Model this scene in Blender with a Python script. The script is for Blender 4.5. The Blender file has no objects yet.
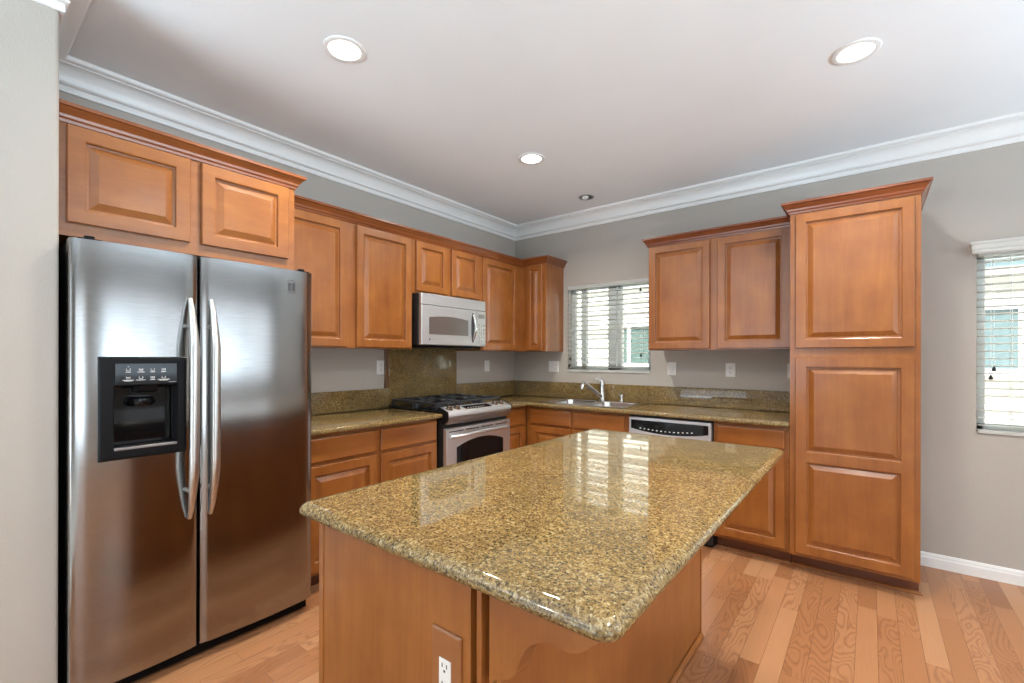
import bpy, bmesh, math, random
from mathutils import Vector, Matrix

# ------------------------------------------------------------------ camera, world, light, exposure
S = bpy.context.scene
COL = S.collection
random.seed(7)

cam_d = bpy.data.cameras.new('camera')
cam_d.sensor_fit = 'HORIZONTAL'
cam_d.sensor_width = 36.0
cam_d.lens = 457.0 / 1024 * 36.0
cam_d.shift_y = 16.0 / 1024
cam_d.clip_start = 0.02
cam = bpy.data.objects.new('camera', cam_d)
cam.location = (3.01, -3.892, 1.31)
cam.rotation_euler = (math.radians(90), math.radians(-0.12), math.radians(38.08))
COL.objects.link(cam)
S.camera = cam

S.view_settings.view_transform = 'Standard'
S.view_settings.look = 'None'
S.view_settings.gamma = 1.0
S.view_settings.use_curve_mapping = False
S.view_settings.exposure = 0.32

world = bpy.data.worlds.new('sky')
S.world = world
world.use_nodes = True
bg = world.node_tree.nodes['Background']
bg.inputs[0].default_value = (0.80, 0.90, 1.0, 1)
bg.inputs[1].default_value = 1.4

LIGHTS = {}


def area(name, loc, rot, sx, sy, power, color, spread=180, shape='RECTANGLE'):
    d = bpy.data.lights.new(name, 'AREA')
    d.shape = shape
    d.size = sx
    if shape == 'RECTANGLE':
        d.size_y = sy
    d.energy = power
    d.color = color
    d.spread = math.radians(spread)
    o = bpy.data.objects.new(name, d)
    o.location = loc
    o.rotation_euler = rot
    COL.objects.link(o)
    return o


sun_d = bpy.data.lights.new('sun', 'SUN')
sun_d.energy = 19.0
sun_d.angle = math.radians(2)
sun_d.color = (1.0, 0.96, 0.90)
sun = bpy.data.objects.new('sun', sun_d)
sun.rotation_euler = (math.radians(18), 0, math.radians(-14))
COL.objects.link(sun)

RX, RY = 6.3, -7.5          # far walls of the open room behind the camera
CEIL = 2.70
DAY = (0.90, 0.96, 1.0)
# daylight in the unseen openings; both glass doors are added to light the kitchen
area('daylight_east_window', (RX + 0.06, -1.78, 1.53), (0, math.radians(90), 0), 1.20, 3.2, 9, DAY)
area('added_daylight_east_door', (RX + 0.06, -5.4, 1.10), (0, math.radians(90), 0), 2.1, 2.3, 18, DAY)
area('added_daylight_south_door', (1.2, RY - 0.06, 1.12), (math.radians(90), 0, 0), 2.1, 2.1, 4, DAY)
# added unseen area lights aimed up from the same openings to brighten the ceiling
CEILING_FILL = (0.66, 0.86, 1.0)
area('added_ceiling_fill_east_door', (RX + 0.08, -5.4, 1.10), (0, math.radians(132), 0), 1.9, 2.3, 40, CEILING_FILL, 92)
area('added_ceiling_fill_east_window', (RX + 0.08, -1.9, 1.50), (0, math.radians(132), 0), 1.15, 3.0, 74, CEILING_FILL, 92)
area('added_ceiling_fill_south_door', (1.2, RY - 0.08, 1.12), (math.radians(132), 0, 0), 2.1, 1.9, 68, CEILING_FILL, 84)

CAN_POWER, CAN_POWER_BACK = 15.5, 13
CANS = [(1.138, -2.734), (2.956, -1.301), (1.146, -1.297), (2.95, -2.74)]  # the last one is unseen, added for more light over the island
CANS_ADDED = [(1.2, -5.6), (3.2, -5.6), (5.0, -2.0), (5.0, -4.4)]  # unseen downlights added to help light the kitchen

# ------------------------------------------------------------------ node helpers / materials


def newmat(name):
    m = bpy.data.materials.new(name)
    m.use_nodes = True
    nt = m.node_tree
    b = nt.nodes['Principled BSDF']
    return m, nt, b


def N(nt, typ, **kw):
    n = nt.nodes.new(typ)
    for k, v in kw.items():
        setattr(n, k, v)
    return n


def L(nt, a, b):
    nt.links.new(a, b)


def objcoord(nt, scale):
    tc = N(nt, 'ShaderNodeTexCoord')
    mp = N(nt, 'ShaderNodeMapping')
    mp.inputs['Scale'].default_value = scale
    L(nt, tc.outputs['Object'], mp.inputs[0])
    return mp.outputs[0]


def noise(nt, vec, scale, detail=3, rough=0.5, dist=0.0):
    n = N(nt, 'ShaderNodeTexNoise')
    n.inputs['Scale'].default_value = scale
    n.inputs['Detail'].default_value = detail
    n.inputs['Roughness'].default_value = rough
    n.inputs['Distortion'].default_value = dist
    L(nt, vec, n.inputs['Vector'])
    return n


def ramp(nt, fac, stops, interp='LINEAR'):
    r = N(nt, 'ShaderNodeValToRGB')
    r.color_ramp.interpolation = interp
    els = r.color_ramp.elements
    while len(els) < len(stops):
        els.new(0.5)
    for e, (p, c) in zip(els, stops):
        e.position = p
        e.color = (*c, 1)
    L(nt, fac, r.inputs[0])
    return r


def math_(nt, op, a, b=None, c=None):
    n = N(nt, 'ShaderNodeMath', operation=op)
    for i, v in enumerate((a, b, c)):
        if v is None:
            continue
        if isinstance(v, (int, float)):
            n.inputs[i].default_value = v
        else:
            L(nt, v, n.inputs[i])
    return n.outputs[0]


def mixc(nt, fac, a, b, blend='MIX'):
    n = N(nt, 'ShaderNodeMix', data_type='RGBA', blend_type=blend)
    for sock, v in ((n.inputs[0], fac), (n.inputs[6], a), (n.inputs[7], b)):
        if isinstance(v, (int, float)):
            sock.default_value = v
        elif isinstance(v, tuple):
            sock.default_value = (*v, 1)
        else:
            L(nt, v, sock)
    return n.outputs[2]


def bump(nt, b, h, strength, dist):
    n = N(nt, 'ShaderNodeBump')
    n.inputs['Strength'].default_value = strength
    n.inputs['Distance'].default_value = dist
    L(nt, h, n.inputs['Height'])
    L(nt, n.outputs[0], b.inputs['Normal'])


def plain(name, col, rough=0.5, metal=0.0, spec=0.5, vary=0.06):
    m, nt, b = newmat(name)
    n = noise(nt, objcoord(nt, (1, 1, 1)), 9, 3)
    lo = tuple(c * (1 - vary) for c in col)
    hi = tuple(min(1, c * (1 + vary)) for c in col)
    r = ramp(nt, n.outputs[0], [(0.3, lo), (0.7, hi)])
    L(nt, r.outputs[0], b.inputs['Base Color'])
    b.inputs['Roughness'].default_value = rough
    b.inputs['Metallic'].default_value = metal
    b.inputs['Specular IOR Level'].default_value = spec
    return m


def wood(name, axis, dark, light, rough=0.30):
    m, nt, b = newmat(name)
    sc = [9.0, 9.0, 9.0]
    sc['xyz'.index(axis)] = 0.9
    v = objcoord(nt, tuple(sc))
    n1 = noise(nt, v, 2.2, 4, 0.55, 0.4)
    sc2 = [70.0, 70.0, 70.0]
    sc2['xyz'.index(axis)] = 3.0
    n2 = noise(nt, objcoord(nt, tuple(sc2)), 2.0, 2)
    n3 = noise(nt, objcoord(nt, (1, 1, 1)), 5.5, 3, 0.6)
    f = math_(nt, 'ADD', math_(nt, 'MULTIPLY', n1.outputs[0], 0.40), math_(nt, 'MULTIPLY', n2.outputs[0], 0.15))
    f = math_(nt, 'ADD', f, math_(nt, 'MULTIPLY', n3.outputs[0], 0.45))
    r = ramp(nt, f, [(0.33, dark), (0.52, tuple((a + c) / 2 for a, c in zip(dark, light))), (0.68, light)])
    L(nt, r.outputs[0], b.inputs['Base Color'])
    b.inputs['Roughness'].default_value = rough
    b.inputs['Specular IOR Level'].default_value = 0.45
    b.inputs['Coat Weight'].default_value = 0.5
    b.inputs['Coat IOR'].default_value = 1.62
    b.inputs['Coat Roughness'].default_value = 0.20
    return m


WD, WL = (0.212, 0.063, 0.011), (0.362, 0.132, 0.027)
M = {}
M['wood'] = wood('cherry_wood_upright_grain', 'z', WD, WL)
M['wood_y'] = wood('cherry_wood_grain_along_wall', 'y', WD, WL)
M['wood_x'] = wood('cherry_wood_grain_across', 'x', WD, WL)
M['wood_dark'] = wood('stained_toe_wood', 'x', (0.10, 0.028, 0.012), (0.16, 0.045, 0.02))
M['crown_y'] = wood('shade_painted_crown_along_wall', 'y', (0.16, 0.042, 0.010), (0.27, 0.080, 0.018))  # cherry colour darkened so the crowns carry painted-in shade
M['crown_x'] = wood('shade_painted_crown_across', 'x', (0.15, 0.036, 0.011), (0.25, 0.068, 0.020))  # same shade put into the colour of the crowns running across
M['wood_edge'] = wood('unfinished_brown_edge', 'z', (0.13, 0.06, 0.025), (0.19, 0.09, 0.04))
M['wood_plate'] = wood('wooden_outlet_plate', 'z', (0.24, 0.085, 0.025), (0.33, 0.13, 0.045))


def granite():
    m, nt, b = newmat('speckled_golden_granite')
    v = objcoord(nt, (1, 1, 1))
    nz = noise(nt, v, 60, 2)
    vv = N(nt, 'ShaderNodeVectorMath', operation='ADD')
    s = N(nt, 'ShaderNodeVectorMath', operation='SCALE')
    s.inputs[3].default_value = 0.012
    L(nt, nz.outputs[1], s.inputs[0])
    L(nt, v, vv.inputs[0])
    L(nt, s.outputs[0], vv.inputs[1])

    def vor(scale):
        n = N(nt, 'ShaderNodeTexVoronoi')
        n.inputs['Scale'].default_value = scale
        L(nt, vv.outputs[0], n.inputs['Vector'])
        sep = N(nt, 'ShaderNodeSeparateColor')
        L(nt, n.outputs['Color'], sep.inputs[0])
        return sep
    a = vor(205)
    c = vor(390)
    base = ramp(nt, a.outputs[0], [(0.0, (0.055, 0.034, 0.014)), (0.20, (0.155, 0.098, 0.034)), (0.45, (0.27, 0.178, 0.068)),
                                   (0.72, (0.36, 0.255, 0.115)), (0.92, (0.50, 0.41, 0.24))], 'CONSTANT')
    fine = ramp(nt, c.outputs[1], [(0.0, (0.07, 0.045, 0.02)), (0.30, (0.22, 0.145, 0.055)), (0.65, (0.34, 0.24, 0.11)), (0.9, (0.48, 0.40, 0.25))], 'CONSTANT')
    col = mixc(nt, 0.42, base.outputs[0], fine.outputs[0])
    big = noise(nt, v, 7, 3)
    tint = ramp(nt, big.outputs[0], [(0.35, (0.76, 0.75, 0.69)), (0.65, (0.98, 0.95, 0.82))])
    col = mixc(nt, 1.0, col, tint.outputs[0], 'MULTIPLY')
    L(nt, col, b.inputs['Base Color'])
    b.inputs['Roughness'].default_value = 0.045
    b.inputs['IOR'].default_value = 1.68
    return m


M['granite'] = granite()


def floor_mat():
    m, nt, b = newmat('oak_strip_floor')
    tc = N(nt, 'ShaderNodeTexCoord')
    sep = N(nt, 'ShaderNodeSeparateXYZ')
    L(nt, tc.outputs['Object'], sep.inputs[0])
    W, LEN = 0.080, 0.95
    xs = math_(nt, 'DIVIDE', sep.outputs[0], W)
    row = math_(nt, 'FLOOR', xs)
    fx = math_(nt, 'SUBTRACT', xs, row)
    wn = N(nt, 'ShaderNodeTexWhiteNoise', noise_dimensions='1D')
    L(nt, row, wn.inputs['W'])
    ys = math_(nt, 'ADD', math_(nt, 'DIVIDE', sep.outputs[1], LEN), math_(nt, 'MULTIPLY', wn.outputs[0], 9.0))
    ci = math_(nt, 'FLOOR', ys)
    fy = math_(nt, 'SUBTRACT', ys, ci)
    cb = N(nt, 'ShaderNodeCombineXYZ')
    L(nt, row, cb.inputs[0])
    L(nt, ci, cb.inputs[1])
    wn2 = N(nt, 'ShaderNodeTexWhiteNoise', noise_dimensions='2D')
    L(nt, cb.outputs[0], wn2.inputs['Vector'])
    rs = N(nt, 'ShaderNodeSeparateColor')
    L(nt, wn2.outputs['Color'], rs.inputs[0])
    # grain coordinates with a private offset for every strip
    off = N(nt, 'ShaderNodeVectorMath', operation='SCALE')
    L(nt, wn2.outputs['Color'], off.inputs[0])
    off.inputs[3].default_value = 37.0
    gsc = N(nt, 'ShaderNodeVectorMath', operation='MULTIPLY')
    L(nt, tc.outputs['Object'], gsc.inputs[0])
    gsc.inputs[1].default_value = (11.0, 2.6, 1.0)
    gv = N(nt, 'ShaderNodeVectorMath', operation='ADD')
    L(nt, gsc.outputs[0], gv.inputs[0])
    L(nt, off.outputs[0], gv.inputs[1])
    gn = noise(nt, gv.outputs[0], 1.0, 1.5, 0.4, 0.25)
    rings = math_(nt, 'SINE', math_(nt, 'MULTIPLY', gn.outputs[0], 95.0))
    rings = math_(nt, 'POWER', math_(nt, 'ADD', math_(nt, 'MULTIPLY', rings, 0.5), 0.5), 3.0)
    amt = math_(nt, 'MULTIPLY', rings, math_(nt, 'MULTIPLY', math_(nt, 'GREATER_THAN', rs.outputs[1], 0.38), 0.5))
    sc3 = N(nt, 'ShaderNodeVectorMath', operation='MULTIPLY')
    L(nt, tc.outputs['Object'], sc3.inputs[0])
    sc3.inputs[1].default_value = (160.0, 5.0, 1.0)
    fine = noise(nt, sc3.outputs[0], 1.0, 2)
    base = ramp(nt, rs.outputs[0], [(0.0, (0.285, 0.115, 0.045)), (0.35, (0.37, 0.162, 0.069)), (0.7, (0.42, 0.195, 0.088)), (1.0, (0.48, 0.245, 0.12))])
    col = mixc(nt, math_(nt, 'MULTIPLY', fine.outputs[0], 0.28), base.outputs[0], (0.24, 0.095, 0.04))
    col = mixc(nt, amt, col, (0.20, 0.075, 0.032))
    # dark joints
    ex = math_(nt, 'MINIMUM', fx, math_(nt, 'SUBTRACT', 1.0, fx))
    ey = math_(nt, 'MULTIPLY', math_(nt, 'MINIMUM', fy, math_(nt, 'SUBTRACT', 1.0, fy)), LEN / W)
    e = math_(nt, 'MINIMUM', ex, ey)
    gap = math_(nt, 'LESS_THAN', e, 0.013)
    col = mixc(nt, math_(nt, 'MULTIPLY', gap, 0.65), col, (0.10, 0.04, 0.018))
    L(nt, col, b.inputs['Base Color'])
    b.inputs['Roughness'].default_value = 0.30
    b.inputs['Specular IOR Level'].default_value = 0.4
    bump(nt, b, math_(nt, 'SUBTRACT', 1.0, gap), 0.25, 0.001)
    return m


M['floor'] = floor_mat()


def painted(name, col, rough, texture):
    m, nt, b = newmat(name)
    v = objcoord(nt, (1, 1, 1))
    n = noise(nt, v, 2.0, 2)
    r = ramp(nt, n.outputs[0], [(0.3, tuple(c * 0.98 for c in col)), (0.7, tuple(c * 1.02 for c in col))])
    L(nt, r.outputs[0], b.inputs['Base Color'])
    b.inputs['Roughness'].default_value = rough
    b.inputs['Specular IOR Level'].default_value = 0.3
    t = noise(nt, v, 130, 3, 0.6)
    bump(nt, b, t.outputs[0], texture, 0.003)
    return m


M['wall'] = painted('greige_textured_wall_paint', (0.455, 0.420, 0.378), 0.6, 0.45)
M['ceiling'] = painted('white_ceiling_paint', (0.82, 0.845, 0.865), 0.75, 0.25)
M['white'] = plain('white_trim_paint', (0.80, 0.80, 0.79), 0.35, vary=0.01)
M['plastic'] = plain('white_plastic', (0.80, 0.79, 0.76), 0.30, vary=0.01)
M['blind'] = plain('white_blind_slats', (0.80, 0.81, 0.79), 0.45, vary=0.01)
_nt = M['blind'].node_tree
_tr = N(_nt, 'ShaderNodeBsdfTranslucent')
_tr.inputs[0].default_value = (0.85, 0.86, 0.83, 1)
_mx = N(_nt, 'ShaderNodeMixShader')
_mx.inputs[0].default_value = 0.42
L(_nt, _nt.nodes['Principled BSDF'].outputs[0], _mx.inputs[1])
L(_nt, _tr.outputs[0], _mx.inputs[2])
L(_nt, _mx.outputs[0], _nt.nodes['Material Output'].inputs[0])
M['vinyl'] = plain('pale_grey_vinyl_frame', (0.76, 0.80, 0.78), 0.4, vary=0.02)
M['siding'] = plain('cream_siding_paint', (0.66, 0.64, 0.59), 0.7, vary=0.03)
M['ground'] = plain('pale_concrete', (0.60, 0.59, 0.56), 0.9, vary=0.08)
M['darkglass'] = plain('dark_blue_window_glass', (0.16, 0.22, 0.24), 0.3, spec=0.2)
M['greenglass'] = plain('dim_green_window_glass', (0.10, 0.15, 0.14), 0.3, spec=0.2)
M['bounce_carpet'] = painted('added_pale_carpet', (0.62, 0.60, 0.57), 0.95, 0.8)
M['slot'] = plain('dark_slot', (0.03, 0.03, 0.03), 0.5)
M['black'] = plain('black_plastic', (0.008, 0.008, 0.009), 0.35, spec=0.12)
M['gloss'] = plain('glossy_black_glass', (0.006, 0.006, 0.007), 0.06, spec=0.3)
M['iron'] = plain('black_cast_iron', (0.022, 0.026, 0.032), 0.28, spec=0.9)
M['side'] = plain('black_side_panel', (0.012, 0.012, 0.013), 0.45)
M['icon'] = plain('white_printed_marks', (0.75, 0.75, 0.75), 0.5, vary=0.01)
M['chrome'] = plain('polished_chrome', (0.75, 0.74, 0.72), 0.12, 1.0, vary=0.01)
M['knob'] = plain('bronze_grey_knob', (0.34, 0.29, 0.24), 0.25, 1.0)
M['badge'] = plain('dark_badge', (0.05, 0.05, 0.055), 0.3)
M['lens_dark'] = plain('dark_lamp_interior', (0.10, 0.10, 0.10), 0.5)


def steel(name, axis, col, rough, br=0.12):
    m, nt, b = newmat(name)
    sc = [420.0, 420.0, 420.0]
    sc['xyz'.index(axis)] = 6.0
    n = noise(nt, objcoord(nt, tuple(sc)), 1.0, 2)
    big = noise(nt, objcoord(nt, (1, 1, 1)), 3.0, 3, 0.6)
    r = ramp(nt, n.outputs[0], [(0.3, tuple(c * 0.93 for c in col)), (0.7, tuple(min(1, c * 1.05) for c in col))])
    L(nt, r.outputs[0], b.inputs['Base Color'])
    b.inputs['Metallic'].default_value = 1.0
    rr = math_(nt, 'ADD', rough - br / 2, math_(nt, 'MULTIPLY', big.outputs[0], br))
    L(nt, rr, b.inputs['Roughness'])
    return m


M['steel'] = steel('brushed_stainless_steel', 'y', (0.34, 0.338, 0.336), 0.15, .04)
M['steel_app'] = steel('light_brushed_steel', 'y', (0.73, 0.76, 0.79), 0.44, .05)
M['steel_x'] = steel('brushed_stainless_across', 'x', (0.66, 0.655, 0.645), 0.25)
M['steel_handle'] = steel('satin_steel_handle', 'z', (0.60, 0.59, 0.57), 0.30, .04)
M['steel_fascia'] = steel('grey_steel_fascia', 'y', (0.40, 0.42, 0.45), 0.30, .04)
M['steel_dark'] = steel('darker_stainless_steel', 'y', (0.40, 0.40, 0.41), 0.30)

_m, _nt, _b = newmat('lamp_glow')
_b.inputs['Base Color'].default_value = (1, 1, 1, 1)
_b.inputs['Emission Color'].default_value = (1.0, 0.93, 0.80, 1)
_b.inputs['Emission Strength'].default_value = 3.2
M['glow'] = _m
M['reflector'] = plain('pale_lamp_reflector', (0.80, 0.76, 0.68), 0.25, vary=0.02)

_m, _nt, _b = newmat('clear_window_glass')
_nt.nodes.remove(_b)
_t = N(_nt, 'ShaderNodeBsdfTransparent')
_t.inputs[0].default_value = (0.93, 0.96, 0.95, 1)
_g = N(_nt, 'ShaderNodeBsdfGlossy')
_g.inputs['Roughness'].default_value = 0.02
_f = N(_nt, 'ShaderNodeFresnel')
_f.inputs[0].default_value = 1.45
_x = N(_nt, 'ShaderNodeMixShader')
L(_nt, _f.outputs[0], _x.inputs[0])
L(_nt, _t.outputs[0], _x.inputs[1])
L(_nt, _g.outputs[0], _x.inputs[2])
L(_nt, _x.outputs[0], _nt.nodes['Material Output'].inputs[0])
M['glass'] = _m

# ------------------------------------------------------------------ mesh helpers


class MB:
    """collects shapes in world space; build() links them as one mesh object"""

    def __init__(self):
        self.bm = bmesh.new()

    def add(self, vs, fs):
        v = [self.bm.verts.new(p) for p in vs]
        for f in fs:
            try:
                self.bm.faces.new([v[i] for i in f])
            except ValueError:
                pass
        return v

    def box(self, x0, x1, y0, y1, z0, z1, bev=0.0):
        if bev <= 0:
            vs = [(x, y, z) for x in (x0, x1) for y in (y0, y1) for z in (z0, z1)]
            self.add(vs, [(0, 1, 3, 2), (4, 6, 7, 5), (0, 4, 5, 1), (2, 3, 7, 6), (0, 2, 6, 4), (1, 5, 7, 3)])
            return self
        t = bmesh.new()
        r = bmesh.ops.create_cube(t, size=1)
        for v in t.verts:
            v.co = Vector(((x0 + x1) / 2 + v.co.x * (x1 - x0), (y0 + y1) / 2 + v.co.y * (y1 - y0), (z0 + z1) / 2 + v.co.z * (z1 - z0)))
        bmesh.ops.bevel(t, geom=list(t.edges), offset=bev, segments=3, affect='EDGES', profile=0.5)
        self.merge(t)
        return self

    def merge(self, t):
        me = bpy.data.meshes.new('tmp')
        t.to_mesh(me)
        t.free()
        self.bm.from_mesh(me)
        bpy.data.meshes.remove(me)

    def cyl(self, c, axis, r, h, seg=24, r2=None):
        """from c along axis by h"""
        r2 = r if r2 is None else r2
        a = Vector(axis).normalized()
        u = a.orthogonal().normalized()
        w = a.cross(u)
        c = Vector(c)
        vs = []
        for k in range(seg):
            t = 2 * math.pi * k / seg
            d = u * math.cos(t) + w * math.sin(t)
            vs.append(c + d * r)
            vs.append(c + a * h + d * r2)
        fs = [(2 * k, 2 * ((k + 1) % seg), 2 * ((k + 1) % seg) + 1, 2 * k + 1) for k in range(seg)]
        fs.append(tuple(2 * k for k in range(seg)))
        fs.append(tuple(2 * k + 1 for k in range(seg)))
        self.add(vs, fs)
        return self

    def lathe(self, c, axis, prof, seg=28, cap0=True, cap1=True):
        """prof = [(radius, height along axis)]"""
        a = Vector(axis).normalized()
        u = a.orthogonal().normalized()
        w = a.cross(u)
        c = Vector(c)
        vs = []
        for r, h in prof:
            for k in range(seg):
                t = 2 * math.pi * k / seg
                vs.append(c + a * h + (u * math.cos(t) + w * math.sin(t)) * r)
        n = len(prof)
        fs = []
        for i in range(n - 1):
            for k in range(seg):
                k2 = (k + 1) % seg
                fs.append((i * seg + k, i * seg + k2, (i + 1) * seg + k2, (i + 1) * seg + k))
        if cap0:
            fs.append(tuple(range(seg)))
        if cap1:
            fs.append(tuple((n - 1) * seg + k for k in range(seg)))
        self.add(vs, fs)
        return self

    def tube(self, pts, r, seg=12, flat=1.0, closed=False):
        """round bar along pts; r a number or one per point"""
        P = [Vector(p) for p in pts]
        n = len(P)
        R = r if isinstance(r, (list, tuple)) else [r] * n
        vs = []
        prev = None
        for i in range(n):
            a = P[(i + 1) % n] if (closed or i < n - 1) else P[i]
            b = P[(i - 1) % n] if (closed or i > 0) else P[i]
            t = (a - b).normalized()
            u = t.orthogonal().normalized() if prev is None else (prev - t * prev.dot(t)).normalized()
            prev = u
            w = t.cross(u)
            for k in range(seg):
                q = 2 * math.pi * k / seg
                vs.append(P[i] + u * math.cos(q) * R[i] + w * math.sin(q) * R[i] * flat)
        fs = []
        for i in range(n if closed else n - 1):
            j = (i + 1) % n
            for k in range(seg):
                k2 = (k + 1) % seg
                fs.append((i * seg + k, i * seg + k2, j * seg + k2, j * seg + k))
        if not closed:
            fs.append(tuple(range(seg)))
            fs.append(tuple((n - 1) * seg + k for k in range(seg)))
        self.add(vs, fs)
        return self

    def sweep(self, path, prof, side=1, closed=False):
        """prof [(out, z)] closed loop, swept along an xy path with mitred corners; side=+1 puts out on the left"""
        P = [Vector(p) for p in path]
        n = len(P)
        vs = []
        for i in range(n):
            dirs = []
            if closed or i > 0:
                dirs.append((P[i] - P[(i - 1) % n]).normalized())
            if closed or i < n - 1:
                dirs.append((P[(i + 1) % n] - P[i]).normalized())
            ns = [Vector((-d.y, d.x)) * side for d in dirs]
            mv = ns[0] if len(ns) == 1 else (ns[0] + ns[1]) / (1 + ns[0].dot(ns[1]))
            for o, z in prof:
                vs.append((P[i].x + mv.x * o, P[i].y + mv.y * o, z))
        k = len(prof)
        fs = []
        for i in range(n if closed else n - 1):
            j = (i + 1) % n
            for a in range(k):
                b = (a + 1) % k
                fs.append((i * k + a, i * k + b, j * k + b, j * k + a))
        if not closed:
            fs.append(tuple(range(k)))
            fs.append(tuple((n - 1) * k + a for a in range(k)))
        self.add(vs, fs)
        return self

    def prism(self, poly, fn, d0, d1):
        """poly of (a, b); fn(a, b, d) -> point"""
        n = len(poly)
        vs = [fn(a, b, d0) for a, b in poly] + [fn(a, b, d1) for a, b in poly]
        fs = [(i, (i + 1) % n, n + (i + 1) % n, n + i) for i in range(n)]
        fs += [tuple(range(n)), tuple(range(n, 2 * n))]
        self.add(vs, fs)
        return self

    def rings(self, fn, a0, a1, z0, z1, prof, cap=True, back=True):
        """nested rectangles: prof [(inset, depth)]"""
        vs = []
        for ins, b in prof:
            vs += [fn(a0 + ins, b, z0 + ins), fn(a1 - ins, b, z0 + ins), fn(a1 - ins, b, z1 - ins), fn(a0 + ins, b, z1 - ins)]
        fs = []
        for i in range(len(prof) - 1):
            for k in range(4):
                k2 = (k + 1) % 4
                fs.append((4 * i + k, 4 * i + k2, 4 * i + 4 + k2, 4 * i + 4 + k))
        if back:
            fs.append((0, 1, 2, 3))
        if cap:
            m = 4 * (len(prof) - 1)
            fs.append((m, m + 1, m + 2, m + 3))
        self.add(vs, fs)
        return self

    def build(self, name, mat, parent=None, smooth=False, weld=True):
        bm = self.bm
        if weld:
            bmesh.ops.remove_doubles(bm, verts=bm.verts, dist=1e-5)
        bmesh.ops.recalc_face_normals(bm, faces=bm.faces)
        off = Vector((0, 0, 0))
        p = parent
        while p is not None:
            off += p.location
            p = p.parent
        bmesh.ops.translate(bm, verts=bm.verts, vec=-off)
        if smooth:
            for f in bm.faces:
                f.smooth = True
            for e in bm.edges:
                if len(e.link_faces) == 2 and e.calc_face_angle(0) > math.radians(38):
                    e.smooth = False
        me = bpy.data.meshes.new(name)
        bm.to_mesh(me)
        bm.free()
        me.materials.append(mat)
        o = bpy.data.objects.new(name, me)
        COL.objects.link(o)
        if parent is not None:
            o.parent = parent
        return o


def thing(name, label, cat, loc, group=None):
    o = bpy.data.objects.new(name, None)
    o.empty_display_size = 0.1
    o.location = loc
    COL.objects.link(o)
    o['label'] = label
    o['category'] = cat
    if group:
        o['group'] = group
    return o


def tag(o, label, cat, group=None):
    o['label'] = label
    o['category'] = cat
    if group:
        o['group'] = group
    return o


def structure(o):
    o['kind'] = 'structure'
    return o


def copy_tree(o, parent=None):
    c = o.copy()
    COL.objects.link(c)
    if parent is not None:
        c.parent = parent
    for ch in o.children:
        copy_tree(ch, c)
    return c


# facing maps: a along the wall, b out into the room, z up
def faceA(x):
    return lambda a, b, z: (x + b, a, z)


def faceB(y):
    return lambda a, b, z: (a, y - b, z)


DOOR_T = 0.020


def panel_prof(fw):
    return [(0, 0), (0, .016), (.003, .020), (fw - .005, .020), (fw - .001, .0175), (fw, .0055), (fw + .009, .0050), (fw + .036, .0175)]


def raised_door(mb, fn, a0, a1, z0, z1, fw=0.055):
    mb.rings(fn, a0, a1, z0, z1, panel_prof(fw))
    return mb


def drawer_front(mb, fn, a0, a1, z0, z1):
    mb.rings(fn, a0, a1, z0, z1, [(0, 0), (0, .013), (.004, .0185), (.008, .020)])
    return mb


CROWN = [(0, 2.196), (.007, 2.196), (.010, 2.206), (.016, 2.212), (.019, 2.222), (.032, 2.240), (.036, 2.246), (.044, 2.249), (.044, 2.262), (0, 2.262)]

# ------------------------------------------------------------------ the room shell
T = 0.15
structure(MB().box(-.2, RX + .2, -4.6, .2, -.08, 0).build('floor', M['floor']))
structure(MB().box(-.2, RX + .2, RY - .2, -4.6, -.08, .004).build('floor_added_carpet', M['bounce_carpet']))  # unseen pale carpet added for neutral bounce light
structure(MB().box(-.2, RX + .2, RY - .2, .2, CEIL, CEIL + .12).build('ceiling', M['ceiling']))
structure(MB().box(-T, 0, RY - .2, .2, 0, CEIL).build('wall_left', M['wall']))
structure(MB().box(0, .69, -3.93, -3.60, 0, CEIL, .012).build('wall_stub', M['wall']))


def holed(name, horiz, c0, c1, a0, a1, holes, mat):
    """wall slab with rectangular openings; holes (h0, h1, z0, z1) sorted along a"""
    mb = MB()

    def put(p, q, z0, z1):
        if horiz:
            mb.box(p, q, c0, c1, z0, z1)
        else:
            mb.box(c0, c1, p, q, z0, z1)
    cur = a0
    for h0, h1, z0, z1 in holes:
        put(cur, h0, 0, CEIL)
        if z0 > 0:
            put(h0, h1, 0, z0)
        put(h0, h1, z1, CEIL)
        cur = h1
    put(cur, a1, 0, CEIL)
    return structure(mb.build(name, mat, weld=False))


W1 = (0.665, 1.500, 1.185, 2.010)       # kitchen window
W2 = (3.515, 4.420, 0.870, 1.960)       # window at the right
holed('wall_back', True, 0, T, 0, RX + .2, [W1, W2], M['wall'])
EW = (-3.4, -0.15, 0.92, 2.14)
ED = (-6.55, -4.25, 0.05, 2.15)
SD = (0.10, 2.30, 0.05, 2.17)
holed('wall_right', False, RX, RX + T, RY - .2, 0, [ED, EW], M['wall'])
holed('wall_front', True, RY - T, RY, 0, RX, [SD], M['wall'])


def unseen_window(name, horiz, c, h, panes):
    """frames of unseen openings behind the camera; the doors are added for light"""
    fr = MB()
    h0, h1, z0, z1 = h

    def put(p, q, a, b, t0=-.03, t1=.03):
        if horiz:
            fr.box(p, q, c + t0, c + t1, a, b)
        else:
            fr.box(c + t0, c + t1, p, q, a, b)
    put(h0, h1, z0, z0 + .06)
    put(h0, h1, z1 - .06, z1)
    for k in range(panes + 1):
        x = h0 + (h1 - h0) * k / panes
        put(max(h0, x - .03), min(h1, x + .03), z0, z1)
    o = structure(fr.build(name, M['white'], weld=False))
    return o


unseen_window('window_3', False, RX + .02, EW, 3)
unseen_window('added_door_1', False, RX + .02, ED, 2)  # unseen door added as an opening for light
unseen_window('added_door_2', True, RY - .02, SD, 3)  # likewise added out of view to let light in

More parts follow.
